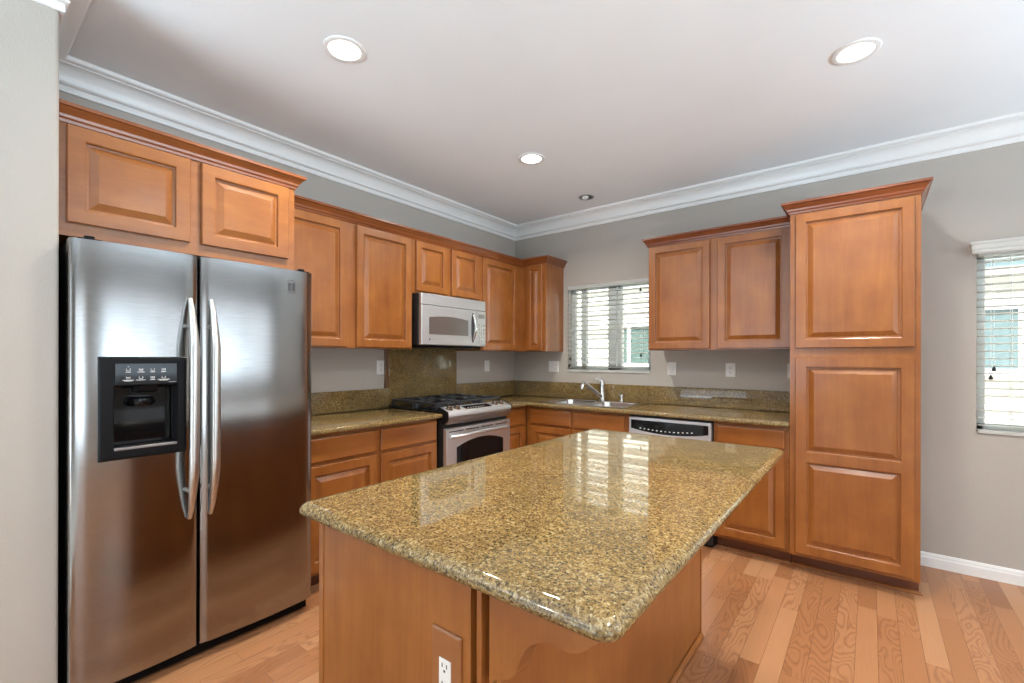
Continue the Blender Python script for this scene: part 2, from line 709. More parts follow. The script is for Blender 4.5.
# ceiling cornice and baseboards
CORN = [(0, 2.562), (.011, 2.562), (.013, 2.565), (.013, 2.590), (.020, 2.593), (.025, 2.599), (.024, 2.605), (.020, 2.608), (.024, 2.626), (.032, 2.644), (.044, 2.658),
        (.060, 2.667), (.078, 2.671), (.078, 2.676), (.088, 2.678), (.096, 2.684), (.098, 2.690), (.098, 2.70), (0, 2.70)]
loop = [(RX, 0), (0, 0), (0, -3.60), (.69, -3.60), (.69, -3.93), (0, -3.93), (0, RY), (RX, RY)]
structure(MB().sweep(loop, CORN, 1, True).build('trim_1', M['white'], smooth=True))
BASE = [(0, 0), (.014, 0), (.014, .055), (.011, .066), (.011, .074), (.006, .086), (0, .086)]
structure(MB().sweep([(3.23, 0), (RX, 0)], BASE, -1).build('baseboard_back', M['white']))
structure(MB().sweep([(0, -3.93), (0, RY), (.1, RY)], BASE, 1).build('baseboard_left', M['white']))
structure(MB().sweep([(.69, -3.61), (.69, -3.92)], BASE, 1).build('baseboard_stub', M['white']))
structure(MB().sweep([(RX, 0), (RX, -4.25)], BASE, -1).build('baseboard_right', M['white']))

# ------------------------------------------------------------------ outside
structure(MB().box(-7, 12, .2, 9, -.25, -.12).build('ground', M['ground']))
nb = thing('neighbor_house', 'pale cream sided house seen through the window blinds', 'house', (2, 3.0, -.12))
sd = MB()
z = -.12
while z < 5.4:
    sd.add([(-7, 3.0, z), (12, 3.0, z), (12, 3.03, z + .18), (-7, 3.03, z + .18), (-7, 3.3, z), (12, 3.3, z), (12, 3.3, z + .18), (-7, 3.3, z + .18)],
           [(0, 1, 2, 3), (4, 5, 6, 7), (0, 1, 5, 4), (2, 3, 7, 6), (0, 3, 7, 4), (1, 2, 6, 5)])
    z += .18
sd.build('siding', M['siding'], nb, weld=False)


def nb_window(x0, x1, z0, z1, bars, mat):
    f = MB()
    f.box(x0 - .06, x1 + .06, 2.95, 3.02, z1, z1 + .07)
    f.box(x0 - .06, x1 + .06, 2.95, 3.02, z0 - .07, z0)
    f.box(x0 - .06, x0, 2.95, 3.02, z0, z1)
    f.box(x1, x1 + .06, 2.95, 3.02, z0, z1)
    for b in bars:
        f.box(b - .03, b + .03, 2.95, 3.02, z0, z1)
    w = f.build('window', M['white'], nb, weld=False)
    MB().box(x0, x1, 2.97, 3.01, z0, z1).build('pane', mat, w)
    return w


nb_window(-.12, .85, 1.22, 1.80, (0.0, .36), M['greenglass'])
nb_window(3.86, 4.20, 1.20, 1.82, (), M['darkglass'])
nb_window(3.95, 4.75, 2.26, 2.42, (), M['darkglass'])
tr = MB()
tr.box(-.95, -.18, 2.96, 3.01, 1.79, 1.83)
tr.build('trim_board', M['vinyl'], nb)

# ------------------------------------------------------------------ windows with blinds in the back wall


def kitchen_window(name, h, mull, depth=.085):
    x0, x1, z0, z1 = h
    f = MB()
    y0, y1 = depth - .02, depth + .03
    f.box(x0, x1, y0, y1, z0, z0 + .045)
    f.box(x0, x1, y0, y1, z1 - .045, z1)
    f.box(x0, x0 + .045, y0, y1, z0, z1)
    f.box(x1 - .045, x1, y0, y1, z0, z1)
    for a, b in mull:
        f.box(a, b, y0, y1, z0, z1)
    w = structure(f.build(name, M['vinyl'], weld=False))
    g = MB().box(x0 + .04, x1 - .04, depth + .004, depth + .010, z0 + .04, z1 - .04).build('pane', M['glass'], w)
    g['kind'] = 'structure'
    return w


kitchen_window('window_1', W1, [(.775, .830), (1.064, 1.146), (1.160, 1.198)])
kitchen_window('window_2', W2, [(3.94, 4.0)])


def blind(loc, x0, x1, z0, z1, head, label, valance, tassels, ladder):
    r = thing('window_blind', label, 'blind', loc)
    MB().box(x0 + .006, x1 - .006, -.006, .036, z1 - .035, z1 - .001, .003).build('headrail', M['blind'], r)
    if valance:
        v = MB()
        prof = [(0, 0), (.012, 0), (.016, .012), (.012, .020), (.016, .030), (.016, .052), (.022, .060), (.022, .072), (0, .072)]
        v.sweep([(x0 - .022, .004), (x0 - .022, -.040), (x1 + .022, -.040), (x1 + .022, .004)], [(a - .012, head + b) for a, b in prof], -1)
        v.build('valance', M['blind'], r)
    n = int((z1 - .05 - (z0 + .03)) / .0445)
    s = MB()
    for k in range(n + 1):
        zz = z0 + .045 + k * .0445
        t = .05
        vs = []
        for i in range(5):
            q = i / 4
            y = -.012 + t * q
            zc = zz + .004 * (1 - (2 * q - 1) ** 2) - .005 * (q - .5)
            vs += [(x0 + .004, y, zc), (x1 - .004, y, zc), (x0 + .004, y, zc + .0022), (x1 - .004, y, zc + .0022)]
        fs = []
        for i in range(4):
            b = 4 * i
            fs += [(b, b + 1, b + 5, b + 4), (b + 2, b + 3, b + 7, b + 6), (b, b + 2, b + 6, b + 4), (b + 1, b + 3, b + 7, b + 5)]
        fs += [(0, 1, 3, 2), (16, 17, 19, 18)]
        s.add(vs, fs)
    s.build('slats', M['blind'], r, weld=False)
    MB().box(x0 + .003, x1 - .003, -.013, .039, z0, z0 + .022, .004).build('bottom_rail', M['blind'], r)
    for lx in ladder:
        c = MB()
        for yy in (-.0135, .0395):
            c.box(lx - .0012, lx + .0012, yy - .0008, yy + .0008, z0 + .02, z1 - .03)
        c.build('ladder_cord', M['vinyl'], r, weld=False)
    for tx, tz in tassels:
        c = MB().box(tx - .001, tx + .001, -.022, -.020, tz + .02, z1 - .03).build('pull_cord', M['vinyl'], r)
        MB().lathe((tx, -.021, tz), (0, 0, 1), [(.004, .028), (.006, .018), (.011, .006), (.008, 0)], 14).build('tassel', M['black'], c, True)
    return r


blind((1.08, 0, 1.17), .657, 1.505, 1.172, 2.012, 0, 'white horizontal slat blind in the small window over the sink', False,
      [(.700, 1.29), (.690, 1.22), (1.42, 1.32), (1.415, 1.90)], [.735, 1.08, 1.43])
blind((3.96, 0, .86), 3.515, 4.42, .862, 1.955, 1.934, 'white slat blind with a moulded valance, right of the tall pantry', True,
      [(3.585, 1.235), (3.572, 1.185)], [3.545, 3.66, 4.2])

# ------------------------------------------------------------------ wall cabinets
WG = 'wall cabinets'


def upper_body(mb, x0, x1, y0, y1, z0, z1):
    mb.box(x0, x1, y0, y1, z0, z1)
    return mb


# over the refrigerator
c = thing('wall_cabinet', 'deep two-door cherry wood cabinet directly above the steel refrigerator', 'cabinet', (0, -3.15, 1.77))
MB().box(.001, .61, -3.598, -2.70, 1.77, 2.20).build('body', M['wood_y'], c)
raised_door(MB(), faceA(.61), -3.572, -3.174, 1.820, 2.190).build('door', M['wood_y'], c)
raised_door(MB(), faceA(.61), -3.130, -2.738, 1.820, 2.190).build('door', M['wood_y'], c)
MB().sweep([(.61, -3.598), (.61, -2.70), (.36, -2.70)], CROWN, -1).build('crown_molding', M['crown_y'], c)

# tall pair left of the microwave
c = thing('wall_cabinet', 'tall two-door cherry wood wall cabinet between the refrigerator cabinet and the microwave', 'cabinet', (0, -2.18, 1.37))
MB().box(.001, .315, -2.699, -1.665, 1.37, 2.20).build('body', M['wood'], c)
raised_door(MB(), faceA(.315), -2.670, -2.209, 1.378, 2.190).build('door', M['wood'], c)
raised_door(MB(), faceA(.315), -2.143, -1.684, 1.378, 2.190).build('door', M['wood'], c)
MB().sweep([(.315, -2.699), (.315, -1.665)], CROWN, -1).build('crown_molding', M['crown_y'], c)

# over the microwave
c = thing('wall_cabinet', 'short cherry wood cabinet with two small doors above the microwave', 'cabinet', (0, -1.29, 1.79))
MB().box(.001, .315, -1.664, -.906, 1.792, 2.20).build('body', M['wood'], c)
raised_door(MB(), faceA(.315), -1.636, -1.319, 1.812, 2.190, .05).build('door', M['wood'], c)
raised_door(MB(), faceA(.315), -1.268, -.940, 1.812, 2.190, .05).build('door', M['wood'], c)
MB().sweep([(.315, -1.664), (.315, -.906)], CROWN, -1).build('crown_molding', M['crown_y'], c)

# corner
c = thing('wall_cabinet', 'L-shaped cherry wood corner wall cabinet left of the sink window', 'cabinet', (.15, -.45, 1.37))
b = MB()
b.prism([(.001, -.905), (.315, -.905), (.315, -.315), (.61, -.315), (.61, -.001), (.001, -.001)], lambda a, q, d: (a, q, d), 1.37, 2.20)
b.build('body', M['wood'], c)
raised_door(MB(), faceA(.315), -.884, -.392, 1.378, 2.190).build('door', M['wood'], c)
raised_door(MB(), faceB(-.315), .400, .574, 1.378, 2.190, .045).build('door', M['wood'], c)
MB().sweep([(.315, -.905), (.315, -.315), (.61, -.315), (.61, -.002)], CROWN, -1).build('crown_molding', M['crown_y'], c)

# right of the window
c = thing('wall_cabinet', 'two-door cherry wood wall cabinet between the sink window and the pantry', 'cabinet', (2.11, 0, 1.37))
MB().box(1.605, 2.617, -.315, -.001, 1.37, 2.20).build('body', M['wood'], c)
raised_door(MB(), faceB(-.315), 1.612, 2.076, 1.380, 2.190).build('door', M['wood'], c)
raised_door(MB(), faceB(-.315), 2.128, 2.592, 1.380, 2.190).build('door', M['wood'], c)
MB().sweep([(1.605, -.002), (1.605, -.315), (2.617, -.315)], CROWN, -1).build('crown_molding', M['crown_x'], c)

# pantry
c = thing('pantry_cabinet', 'tall floor-to-crown cherry wood pantry cabinet with an upper and a longer lower door', 'cabinet', (2.92, -.3, 0))
b = MB().box(2.62, 3.225, -.605, -.001, .10, 2.20)
b.build('body', M['wood'], c)
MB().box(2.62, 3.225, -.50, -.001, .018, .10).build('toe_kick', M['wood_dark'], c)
raised_door(MB(), faceB(-.605), 2.650, 3.200, 1.372, 2.185).build('door', M['wood'], c)
d = MB()
fn = faceB(-.605)
d.rings(fn, 2.650, 3.200, .122, 1.314, [(0, 0), (0, .016), (.003, .020)], cap=False)
FW = .055
za, zm0, zm1, zb = .122 + FW, .682, .742, 1.314 - FW


def quad(a0, a1, z0, z1):
    d.add([fn(a0, .020, z0), fn(a1, .020, z0), fn(a1, .020, z1), fn(a0, .020, z1)], [(0, 1, 2, 3)])


quad(2.653, 2.650 + FW, .125, 1.311)
quad(3.200 - FW, 3.197, .125, 1.311)
quad(2.650 + FW, 3.200 - FW, .125, za)
quad(2.650 + FW, 3.200 - FW, zm0, zm1)
quad(2.650 + FW, 3.200 - FW, zb, 1.311)
for z0, z1 in ((za, zm0), (zm1, zb)):
    d.rings(fn, 2.650 + FW, 3.200 - FW, z0, z1, [(0, .020), (.004, .0175), (.005, .0055), (.014, .0050), (.041, .0175)], back=False)
d.build('door', M['wood'], c)
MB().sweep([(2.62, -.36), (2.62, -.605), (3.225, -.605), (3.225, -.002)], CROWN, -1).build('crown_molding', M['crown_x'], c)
SHOE = [(0, 0), (.016, 0), (.015, .008), (.010, .015), (0, .018)]
MB().sweep([(2.62, -.50), (3.225, -.50), (3.225, -.05)], SHOE, -1).build('shoe_molding', M['wood_x'], c)

# ------------------------------------------------------------------ base cabinets


def toeA(c, y0, y1):
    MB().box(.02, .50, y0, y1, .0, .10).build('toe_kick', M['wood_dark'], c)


c = thing('base_cabinet', 'cherry wood base cabinet with two drawers over two doors between refrigerator and range', 'cabinet', (.3, -2.16, 0))
MB().box(.001, .59, -2.660, -1.668, .10, .8835).build('body', M['wood_y'], c)
toeA(c, -2.660, -1.668)
for y0, y1 in ((-2.635, -2.178), (-2.146, -1.682)):
    drawer_front(MB(), faceA(.59), y0, y1, .724, .860).build('drawer_front', M['wood_y'], c)
    raised_door(MB(), faceA(.59), y0, y1, .122, .704).build('door', M['wood'], c)

c = thing('base_cabinet', 'narrow cherry wood base cabinet in the corner right of the range', 'cabinet', (.3, -.75, 0))
MB().box(.001, .59, -.928, -.595, .10, .8835).build('body', M['wood_y'], c)
toeA(c, -.928, -.595)
drawer_front(MB(), faceA(.59), -.915, -.655, .724, .860).build('drawer_front', M['wood_y'], c)
raised_door(MB(), faceA(.59), -.915, -.655, .122, .704, .05).build('door', M['wood'], c)

c = thing('base_cabinet', 'cherry wood sink base cabinet below the sink, left of the dishwasher', 'cabinet', (1.07, -.3, 0))
b = MB()
b.box(.595, 1.560, -.59, -.572, .10, .8835)
b.box(.595, .613, -.572, -.001, .10, .8835)
b.box(1.542, 1.560, -.572, -.001, .10, .8835)
b.box(.613, 1.542, -.572, -.001, .10, .118)
b.build('body', M['wood_x'], c, weld=False)
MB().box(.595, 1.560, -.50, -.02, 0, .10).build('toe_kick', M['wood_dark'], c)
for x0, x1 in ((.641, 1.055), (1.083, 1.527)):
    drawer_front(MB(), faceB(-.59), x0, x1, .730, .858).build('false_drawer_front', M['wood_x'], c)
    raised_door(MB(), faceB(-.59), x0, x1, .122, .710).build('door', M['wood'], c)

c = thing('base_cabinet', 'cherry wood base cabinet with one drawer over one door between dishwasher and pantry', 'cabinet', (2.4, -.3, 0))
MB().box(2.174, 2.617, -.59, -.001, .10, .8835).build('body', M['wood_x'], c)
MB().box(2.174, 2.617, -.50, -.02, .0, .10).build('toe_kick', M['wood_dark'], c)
drawer_front(MB(), faceB(-.59), 2.192, 2.594, .740, .858).build('drawer_front', M['wood_x'], c)
raised_door(MB(), faceB(-.59), 2.192, 2.594, .122, .718).build('door', M['wood'], c)
MB().sweep([(2.174, -.50), (2.617, -.50)], SHOE, -1).build('shoe_molding', M['wood_x'], c)

# ------------------------------------------------------------------ worktops and backsplashes
ZT, ZB = .914, .884


def slab(poly, z0, z1, name, r=.010, hole=None):
    t = bmesh.new()
    vs = [t.verts.new((x, y, z0)) for x, y in poly]
    f = t.faces.new(vs)
    e = bmesh.ops.extrude_face_region(t, geom=[f])
    for v in e['geom']:
        if isinstance(v, bmesh.types.BMVert):
            v.co.z = z1
    bmesh.ops.recalc_face_normals(t, faces=t.faces)
    if r:
        ed = [x for x in t.edges if abs(x.verts[0].co.z - x.verts[1].co.z) < 1e-6]
        bmesh.ops.bevel(t, geom=ed, offset=r, segments=4, affect='EDGES', profile=0.5)
    return t


mb = MB()
mb.merge(slab([(.001, -2.662), (.645, -2.662), (.645, -1.666), (.001, -1.666)], ZB, ZT, 'x'))
tag(mb.build('worktop', M['granite'], smooth=True), 'golden speckled granite worktop between the refrigerator and the range', 'worktop')

# L-shaped worktop with the sink cut out: built from strips round the opening
SX0, SX1, SY0, SY1 = .745, 1.475, -.545, -.135
mb = MB()
OUT = [(.001, -.928), (.645, -.928), (.645, -.645), (2.6185, -.645), (2.6185, -.001), (.001, -.001)]
t = slab(OUT, ZB, ZT, 'x')
# cut the opening by bisecting and removing the middle
for co, no in (((SX0, 0, 0), (1, 0, 0)), ((SX1, 0, 0), (1, 0, 0)), ((0, SY0, 0), (0, 1, 0)), ((0, SY1, 0), (0, 1, 0))):
    bmesh.ops.bisect_plane(t, geom=list(t.verts) + list(t.edges) + list(t.faces), plane_co=co, plane_no=no)
dele = [f for f in t.faces if SX0 < f.calc_center_median().x < SX1 and SY0 < f.calc_center_median().y < SY1]
bmesh.ops.delete(t, geom=dele, context='FACES')
bmesh.ops.bridge_loops(t, edges=[e for e in t.edges if e.is_boundary])
mb.merge(t)
tag(mb.build('worktop', M['granite'], smooth=True), 'L-shaped golden granite worktop around the sink, from the range to the pantry', 'worktop')

SPZ = 1.066
SP = []


def splash(x0, x1, y0, y1, z1, label):
    o = MB().box(x0, x1, y0, y1, ZT + .0005, z1, .003).build('backsplash', M['granite'], smooth=True)
    tag(o, label, 'backsplash')


splash(.001, .021, -2.662, -1.652, SPZ, 'low granite backsplash strip left of the range, next to the refrigerator')
splash(.001, .021, -1.651, -.900, 1.398, 'tall granite backsplash panel behind the range, below the microwave')
splash(.001, .021, -.899, -.022, SPZ, 'low granite backsplash strip between the range and the room corner')
splash(.001, 2.6185, -.021, -.001, SPZ, 'long low granite backsplash strip under the sink window')
o = MB().box(.0012, .020, -1.682, -1.652, SPZ + .0005, 1.369, .002).build('trim_strip', M['wood_edge'])
tag(o, 'narrow upright brown wooden strip at the left edge of the tall granite panel', 'trim strip')

# ------------------------------------------------------------------ refrigerator
c = thing('refrigerator', 'side-by-side stainless steel refrigerator with an ice dispenser at the left wall', 'refrigerator', (.39, -3.13, 0))
FY0, FY1, FS = -3.580, -2.666, -3.174
MB().box(.05, .672, FY0 + .004, FY1 - .004, .03, 1.738, .004).build('body', M['side'], c)
g = MB().box(.30, .700, FY0 + .012, FY1 - .012, .014, .062, .003)
for k in range(8):
    g.box(.700, .703, FY0 + .02, FY1 - .02, .020 + k * .005, .0225 + k * .005)
g.build('toe_grille', M['black'], c, weld=False)
for y in (FY0 + .05, FY1 - .05):
    MB().lathe((.60, y, 0), (0, 0, 1), [(.022, 0), (.022, .014), (.012, .016), (.012, .035)], 16).build('foot', M['black'], c)
    MB().lathe((.15, y, 0), (0, 0, 1), [(.022, 0), (.022, .014), (.012, .016), (.012, .035)], 16).build('foot', M['black'], c)


def fridge_door(y0, y1, hole=None):
    """gently bowed steel door with rounded outer edges; returns mesh builder"""
    mb = MB()
    n = 14
    front = []
    for k in range(n + 1):
        q = k / n
        y = y0 + (y1 - y0) * q
        e = min(q, 1 - q) * (y1 - y0)
        x = .738 + .014 * (1 - (2 * q - 1) ** 2)
        if e < .012:
            x -= .012 - math.sqrt(max(0, .012 ** 2 - (.012 - e) ** 2))
        front.append((y, x))
    # extra points at the rounded edges
    edge = [(y0 + .002, .7300), (y0 + .005, .7345), (y0 + .009, .7370)]
    front = [front[0]] + edge + front[1:-1] + [(y0 + y1 - a, b) for a, b in reversed(edge)] + [front[-1]]
    poly = [(y0, .676)] + front + [(y1, .676)]
    ys = [a for a, b in poly]
    zz0, zz1 = .072, 1.742
    mb.prism([(a, b) for a, b in poly], lambda a, b, d: (b, a, d), zz0, zz1)
    return mb


HOLE = (-3.462, -3.258, .958, 1.200)
mbl = fridge_door(FY0, FS - .003)
for co, no in (((0, HOLE[0], 0), (0, 1, 0)), ((0, HOLE[1], 0), (0, 1, 0)), ((0, 0, HOLE[2]), (0, 0, 1)), ((0, 0, HOLE[3]), (0, 0, 1))):
    g_ = mbl.bm
    bmesh.ops.bisect_plane(g_, geom=list(g_.verts) + list(g_.edges) + list(g_.faces), plane_co=co, plane_no=no)
gone = [f for f in mbl.bm.faces if f.calc_center_median().x > .72 and HOLE[0] < f.calc_center_median().y < HOLE[1] and HOLE[2] < f.calc_center_median().z < HOLE[3]]
bmesh.ops.delete(mbl.bm, geom=gone, context='FACES')
o_d1 = mbl.build('door', M['steel'], c, True)
o_d1['label'] = 'left freezer door with the black dispenser'
o_d2 = fridge_door(FS + .003, FY1).build('door', M['steel'], c, True)


def bow_handle(y, z0, z1, par):
    pts, rad = [], []
    n = 22
    for k in range(n + 1):
        q = k / n
        s = math.sin(math.pi * q)
        x = .754 + .052 * min(1, s * 1.55) ** .8 if 0 < q < 1 else .750
        pts.append((x, y, z0 + (z1 - z0) * q))
        rad.append(.009 + .0095 * min(1, s * 1.6))
    h = MB().tube(pts, rad, 14, 1.0)
    h.cyl((.742, y, z1 - .115), (1, 0, 0), .010, .050, 12)
    h.cyl((.742, y, z0 + .115), (1, 0, 0), .010, .050, 12)
    return h.build('handle', M['steel_handle'], par, True)


bow_handle(FS - .038, .63, 1.555, o_d1)
bow_handle(FS + .040, .63, 1.555, o_d2)
# ice and water dispenser in the left door
fr = MB()
D0, D1, DZ0, DZ1 = -3.505, -3.226, .916, 1.310
f2 = faceA(.745)
fr.rings(f2, D0, D1, DZ0, DZ1, [(0, -.012), (0, .012), (.004, .017), (.010, .018)], cap=False, back=False)
for a0, a1, z0, z1 in ((D0 + .010, -3.462, DZ0 + .01, DZ1 - .01), (-3.258, D1 - .010, DZ0 + .01, DZ1 - .01), (-3.462, -3.258, 1.200, DZ1 - .01), (-3.462, -3.258, DZ0 + .01, .958)):
    fr.add([f2(a0, .018, z0), f2(a1, .018, z0), f2(a1, .018, z1), f2(a0, .018, z1)], [(0, 1, 2, 3)])
fr.rings(f2, -3.462, -3.258, .958, 1.200, [(0, .018), (.002, .014), (.003, 0), (.006, -.030)], cap=False, back=False)
fr.build('dispenser_frame', M['black'], o_d1)
MB().box(.7620, .7660, -3.458, -3.262, 1.202, 1.284, .001).build('control_panel', M['gloss'], o_d1)
w = MB()
w.rings(lambda a, b, z: (.716 - b, a, z), -3.456, -3.264, .962, 1.196, [(0, 0), (.002, .030), (.012, .036)], cap=True, back=False)
w.build('recess_lining', M['gloss'], o_d1, weld=False)
w = MB()
w.prism([(.690, 1.196), (.752, 1.196), (.742, 1.176), (.722, 1.168), (.690, 1.168)], lambda a, b, d: (a, d, b), -3.388, -3.322)
w.build('ice_chute', M['black'], o_d1)
w = MB()
w.lathe((.700, -3.365, 1.112), (0, 0, 1), [(.018, 0), (.042, .004), (.048, .014), (.046, .032), (.036, .040)], 20)
w.build('paddle', M['gloss'], o_d1, True)
w = MB().box(.690, .764, -3.459, -3.261, .952, .962, .001)
w.build('drip_tray', M['steel_dark'], o_d1)
ic = MB()


def ibar(y0, y1, z0, z1):
    ic.box(.7660, .7665, y0, y1, z0, z1)


for r_, zc in enumerate((1.2580, 1.2270)):
    for k, yc in enumerate((-3.419, -3.380, -3.343, -3.307)):
        wd = (.008, .011, .008, .008)[k] if r_ == 0 else (.017, .015, .008, .020)[k]
        ibar(yc - wd, yc + wd, zc - .0085, zc - .0065)
        if r_ == 1 and k in (0, 3):
            ibar(yc - wd * .7, yc + wd * .7, zc - .0115, zc - .0098)
        # little outline pictures of a glass or crushed ice
        ibar(yc - .0062, yc - .0048, zc - .002, zc + .006)
        ibar(yc + .0048, yc + .0062, zc - .002, zc + .006)
        ibar(yc - .0048, yc + .0048, zc - .003, zc - .0018)
        if (k + r_) % 2:
            ibar(yc - .003, yc + .003, zc + .001, zc + .004)
ibar(-3.4205, -3.4175, 1.2700, 1.2725)
ibar(-3.290, -3.266, 1.2080, 1.2092)
ic.build('panel_markings', M['icon'], o_d1, weld=False)
bd = MB().box(.7470, .7492, -2.802, -2.764, 1.628, 1.690, .002)
b_o = bd.build('badge', M['steel'], o_d2)
bd = MB()
bd.box(.7492, .7500, -2.7985, -2.7845, 1.638, 1.676)
bd.box(.7492, .7500, -2.7770, -2.7675, 1.638, 1.676)
bd.build('badge_marking', M['badge'], o_d2, weld=False)
for y in (FY0 + .06, FY1 - .04):
    h = MB()
    h.box(.60, .715, y - .035, y + .035, 1.738, 1.752, .004)
    h.cyl((.695, y, 1.742), (0, 0, 1), .016, .020, 14)
    h.build('hinge_cover', M['black'], c, weld=False)

# ------------------------------------------------------------------ microwave
c = thing('microwave_oven', 'stainless steel over-the-range microwave oven under the short cabinet', 'microwave', (.2, -1.29, 1.40))
Y0, Y1 = -1.655, -.930
MB().box(.023, .372, Y0, Y1, 1.400, 1.790, .003).build('body', M['side'], c)
MB().box(.372, .398, Y0 + .008, Y1, 1.706, 1.790, .004).build('vent_grille', M['steel_app'], c)
DY1 = -1.045
fn = faceA(.372)
d = MB()
d.rings(fn, Y0 + .008, DY1, 1.404, 1.702, [(0, 0), (0, .026), (.004, .030)], cap=True)
dr = d.build('door', M['steel_app'], c)
d = MB()
a0, a1, z0, z1 = -1.575, -1.150, 1.485, 1.622
top = [(a0, z1 - .010)] + [(a0 + (a1 - a0) * k / 12, z1 - .010 + .016 * (1 - (2 * k / 12 - 1) ** 2)) for k in range(1, 12)] + [(a1, z1 - .010)]
d.prism(top + [(a1, z0), (a0, z0)], lambda a, b, q: (q, a, b), .4015, .4040)
d.build('window', M['steel_dark'], dr)
pts = []
for k in range(28):
    q = 2 * math.pi * k / 28
    pts.append((.418, -1.094 + .018 * math.cos(q), 1.556 + .125 * math.sin(q)))
d = MB().prism([(p[1], p[2]) for p in pts], lambda a, b, q: (q, a, b), .4015, .4060)
d.build('handle_backplate', M['badge'], dr)
hp = [(.408 + .030 * math.sin(math.pi * k / 14), -1.094, 1.450 + .212 * k / 14) for k in range(15)]
MB().tube(hp, [.006 + .006 * math.sin(math.pi * k / 14) for k in range(15)], 12).build('handle', M['chrome'], dr, True)
MB().box(.372, .400, DY1 + .004, Y1, 1.404, 1.702, .003).build('control_panel', M['steel_app'], c)
k_ = MB()
for i in range(5):
    for j in range(3):
        k_.box(.4000, .4008, DY1 + .020 + j * .030, DY1 + .042 + j * .030, 1.435 + i * .034, 1.457 + i * .034)
MB().box(.4000, .4008, DY1 + .020, DY1 + .100, 1.640, 1.675).build('display', M['steel_dark'], c)
k_.build('keypad', M['steel_x'], c, weld=False)
v = MB().box(.03, .36, Y0 + .02, Y1 - .02, 1.386, 1.400, .002).build('underside_filter', M['black'], c)
MB().box(.4020, .4026, -1.572, -1.562, 1.438, 1.452).build('badge', M['badge'], dr)

# ------------------------------------------------------------------ gas range
c = thing('gas_range', 'slide-in stainless steel gas range with black grates under the microwave', 'range', (.35, -1.28, 0))
Y0, Y1 = -1.660, -.932
MB().box(.03, .640, Y0 + .004, Y1 - .004, .03, .905, .003).build('body', M['side'], c)
for y in (Y0 + .06, Y1 - .06):
    for x in (.10, .58):
        MB().cyl((x, y, 0), (0, 0, 1), .018, .04, 14).build('foot', M['black'], c)
ct = MB().box(.024, .600, Y0, Y1, .915, .930, .004)
ct.build('cooktop', M['gloss'], c)
# sloping bowed control panel
cp = MB()
n = 16
rows = []
for k in range(n + 1):
    q = k / n
    y = Y0 + .012 + (Y1 - Y0 - .024) * q
    bow = .020 * (1 - (2 * q - 1) ** 2)
    rows.append([(.585, y, .932), (.590, y, .950), (.600, y, .953), (.680 + bow, y, .925), (.692 + bow, y, .912), (.694 + bow, y, .895), (.690 + bow, y, .890), (.60, y, .890)])
vs = [p for r_ in rows for p in r_]
m = len(rows[0])
fs = [(i * m + a, i * m + (a + 1) % m, (i + 1) * m + (a + 1) % m, (i + 1) * m + a) for i in range(n) for a in range(m)]
fs += [tuple(range(m)), tuple(n * m + a for a in range(m))]
cp.add(vs, fs)
cpo = cp.build('control_panel', M['steel_app'], c, True)
fa = MB()
rows = []
for k in range(n + 1):
    q = k / n
    y = Y0 + .012 + (Y1 - Y0 - .024) * q
    bow = .020 * (1 - (2 * q - 1) ** 2)
    rows.append([(.640, y, .8895), (.690 + bow, y, .8895), (.694 + bow * .9, y, .878), (.688 + bow * .7, y, .860), (.676 + bow * .4, y, .842), (.670 + bow * .2, y, .834), (.640, y, .834)])
vs = [p for r_ in rows for p in r_]
m = len(rows[0])
fs = [(i * m + a, i * m + (a + 1) % m, (i + 1) * m + (a + 1) % m, (i + 1) * m + a) for i in range(n) for a in range(m)]
fs += [tuple(range(m)), tuple(n * m + a for a in range(m))]
fa.add(vs, fs)
fa.build('fascia', M['steel_fascia'], c, True)
for ya in (Y0, Y1 - .0115):
    MB().prism([(.585, .934), (.592, .952), (.602, .955), (.684, .927), (.690, .912), (.684, .870), (.640, .836), (.585, .905)], lambda a, b, d: (a, d, b), ya, ya + .0115).build('end_cap', M['black'], c)
nrm = Vector((.28, 0, .96)).normalized()


def on_panel(t, y):
    q = (y - Y0) / (Y1 - Y0)
    bow = .020 * (1 - (2 * q - 1) ** 2)
    return Vector((.600 + (.080 + bow) * t, y, .953 - .028 * t))


for y in (-1.598, -1.524, -1.098, -1.026):
    MB().lathe(on_panel(.5, y) - nrm * .001, nrm, [(.027, 0), (.027, .005), (.021, .007), (.020, .026), (.016, .030)], 20).build('knob', M['knob'], c, True)
dsp = MB()
ys = [-1.450 + .28 * k / 8 for k in range(9)]
vs = []
for y in ys:
    sk = .012 if y < -1.3 else -.012
    a, b = on_panel(.22, y) + nrm * .0012, on_panel(.80, y) + nrm * .0012
    vs += [a, b]
    vs += [a - nrm * .004, b - nrm * .004]
fs = []
for k in range(8):
    i = 4 * k
    fs += [(i, i + 1, i + 5, i + 4), (i + 2, i + 3, i + 7, i + 6), (i, i + 2, i + 6, i + 4), (i + 1, i + 3, i + 7, i + 5)]
fs += [(0, 1, 3, 2), (32, 33, 35, 34)]
dsp.add(vs, fs)
dsp.build('display', M['gloss'], c)
dk = MB()
for k in range(7):
    p = on_panel(.62, -1.42 + k * .028) + nrm * .0012
    dk.cyl(p, nrm, .006, .001, 10)
dk.build('touch_keys', M['icon'], c, weld=False)
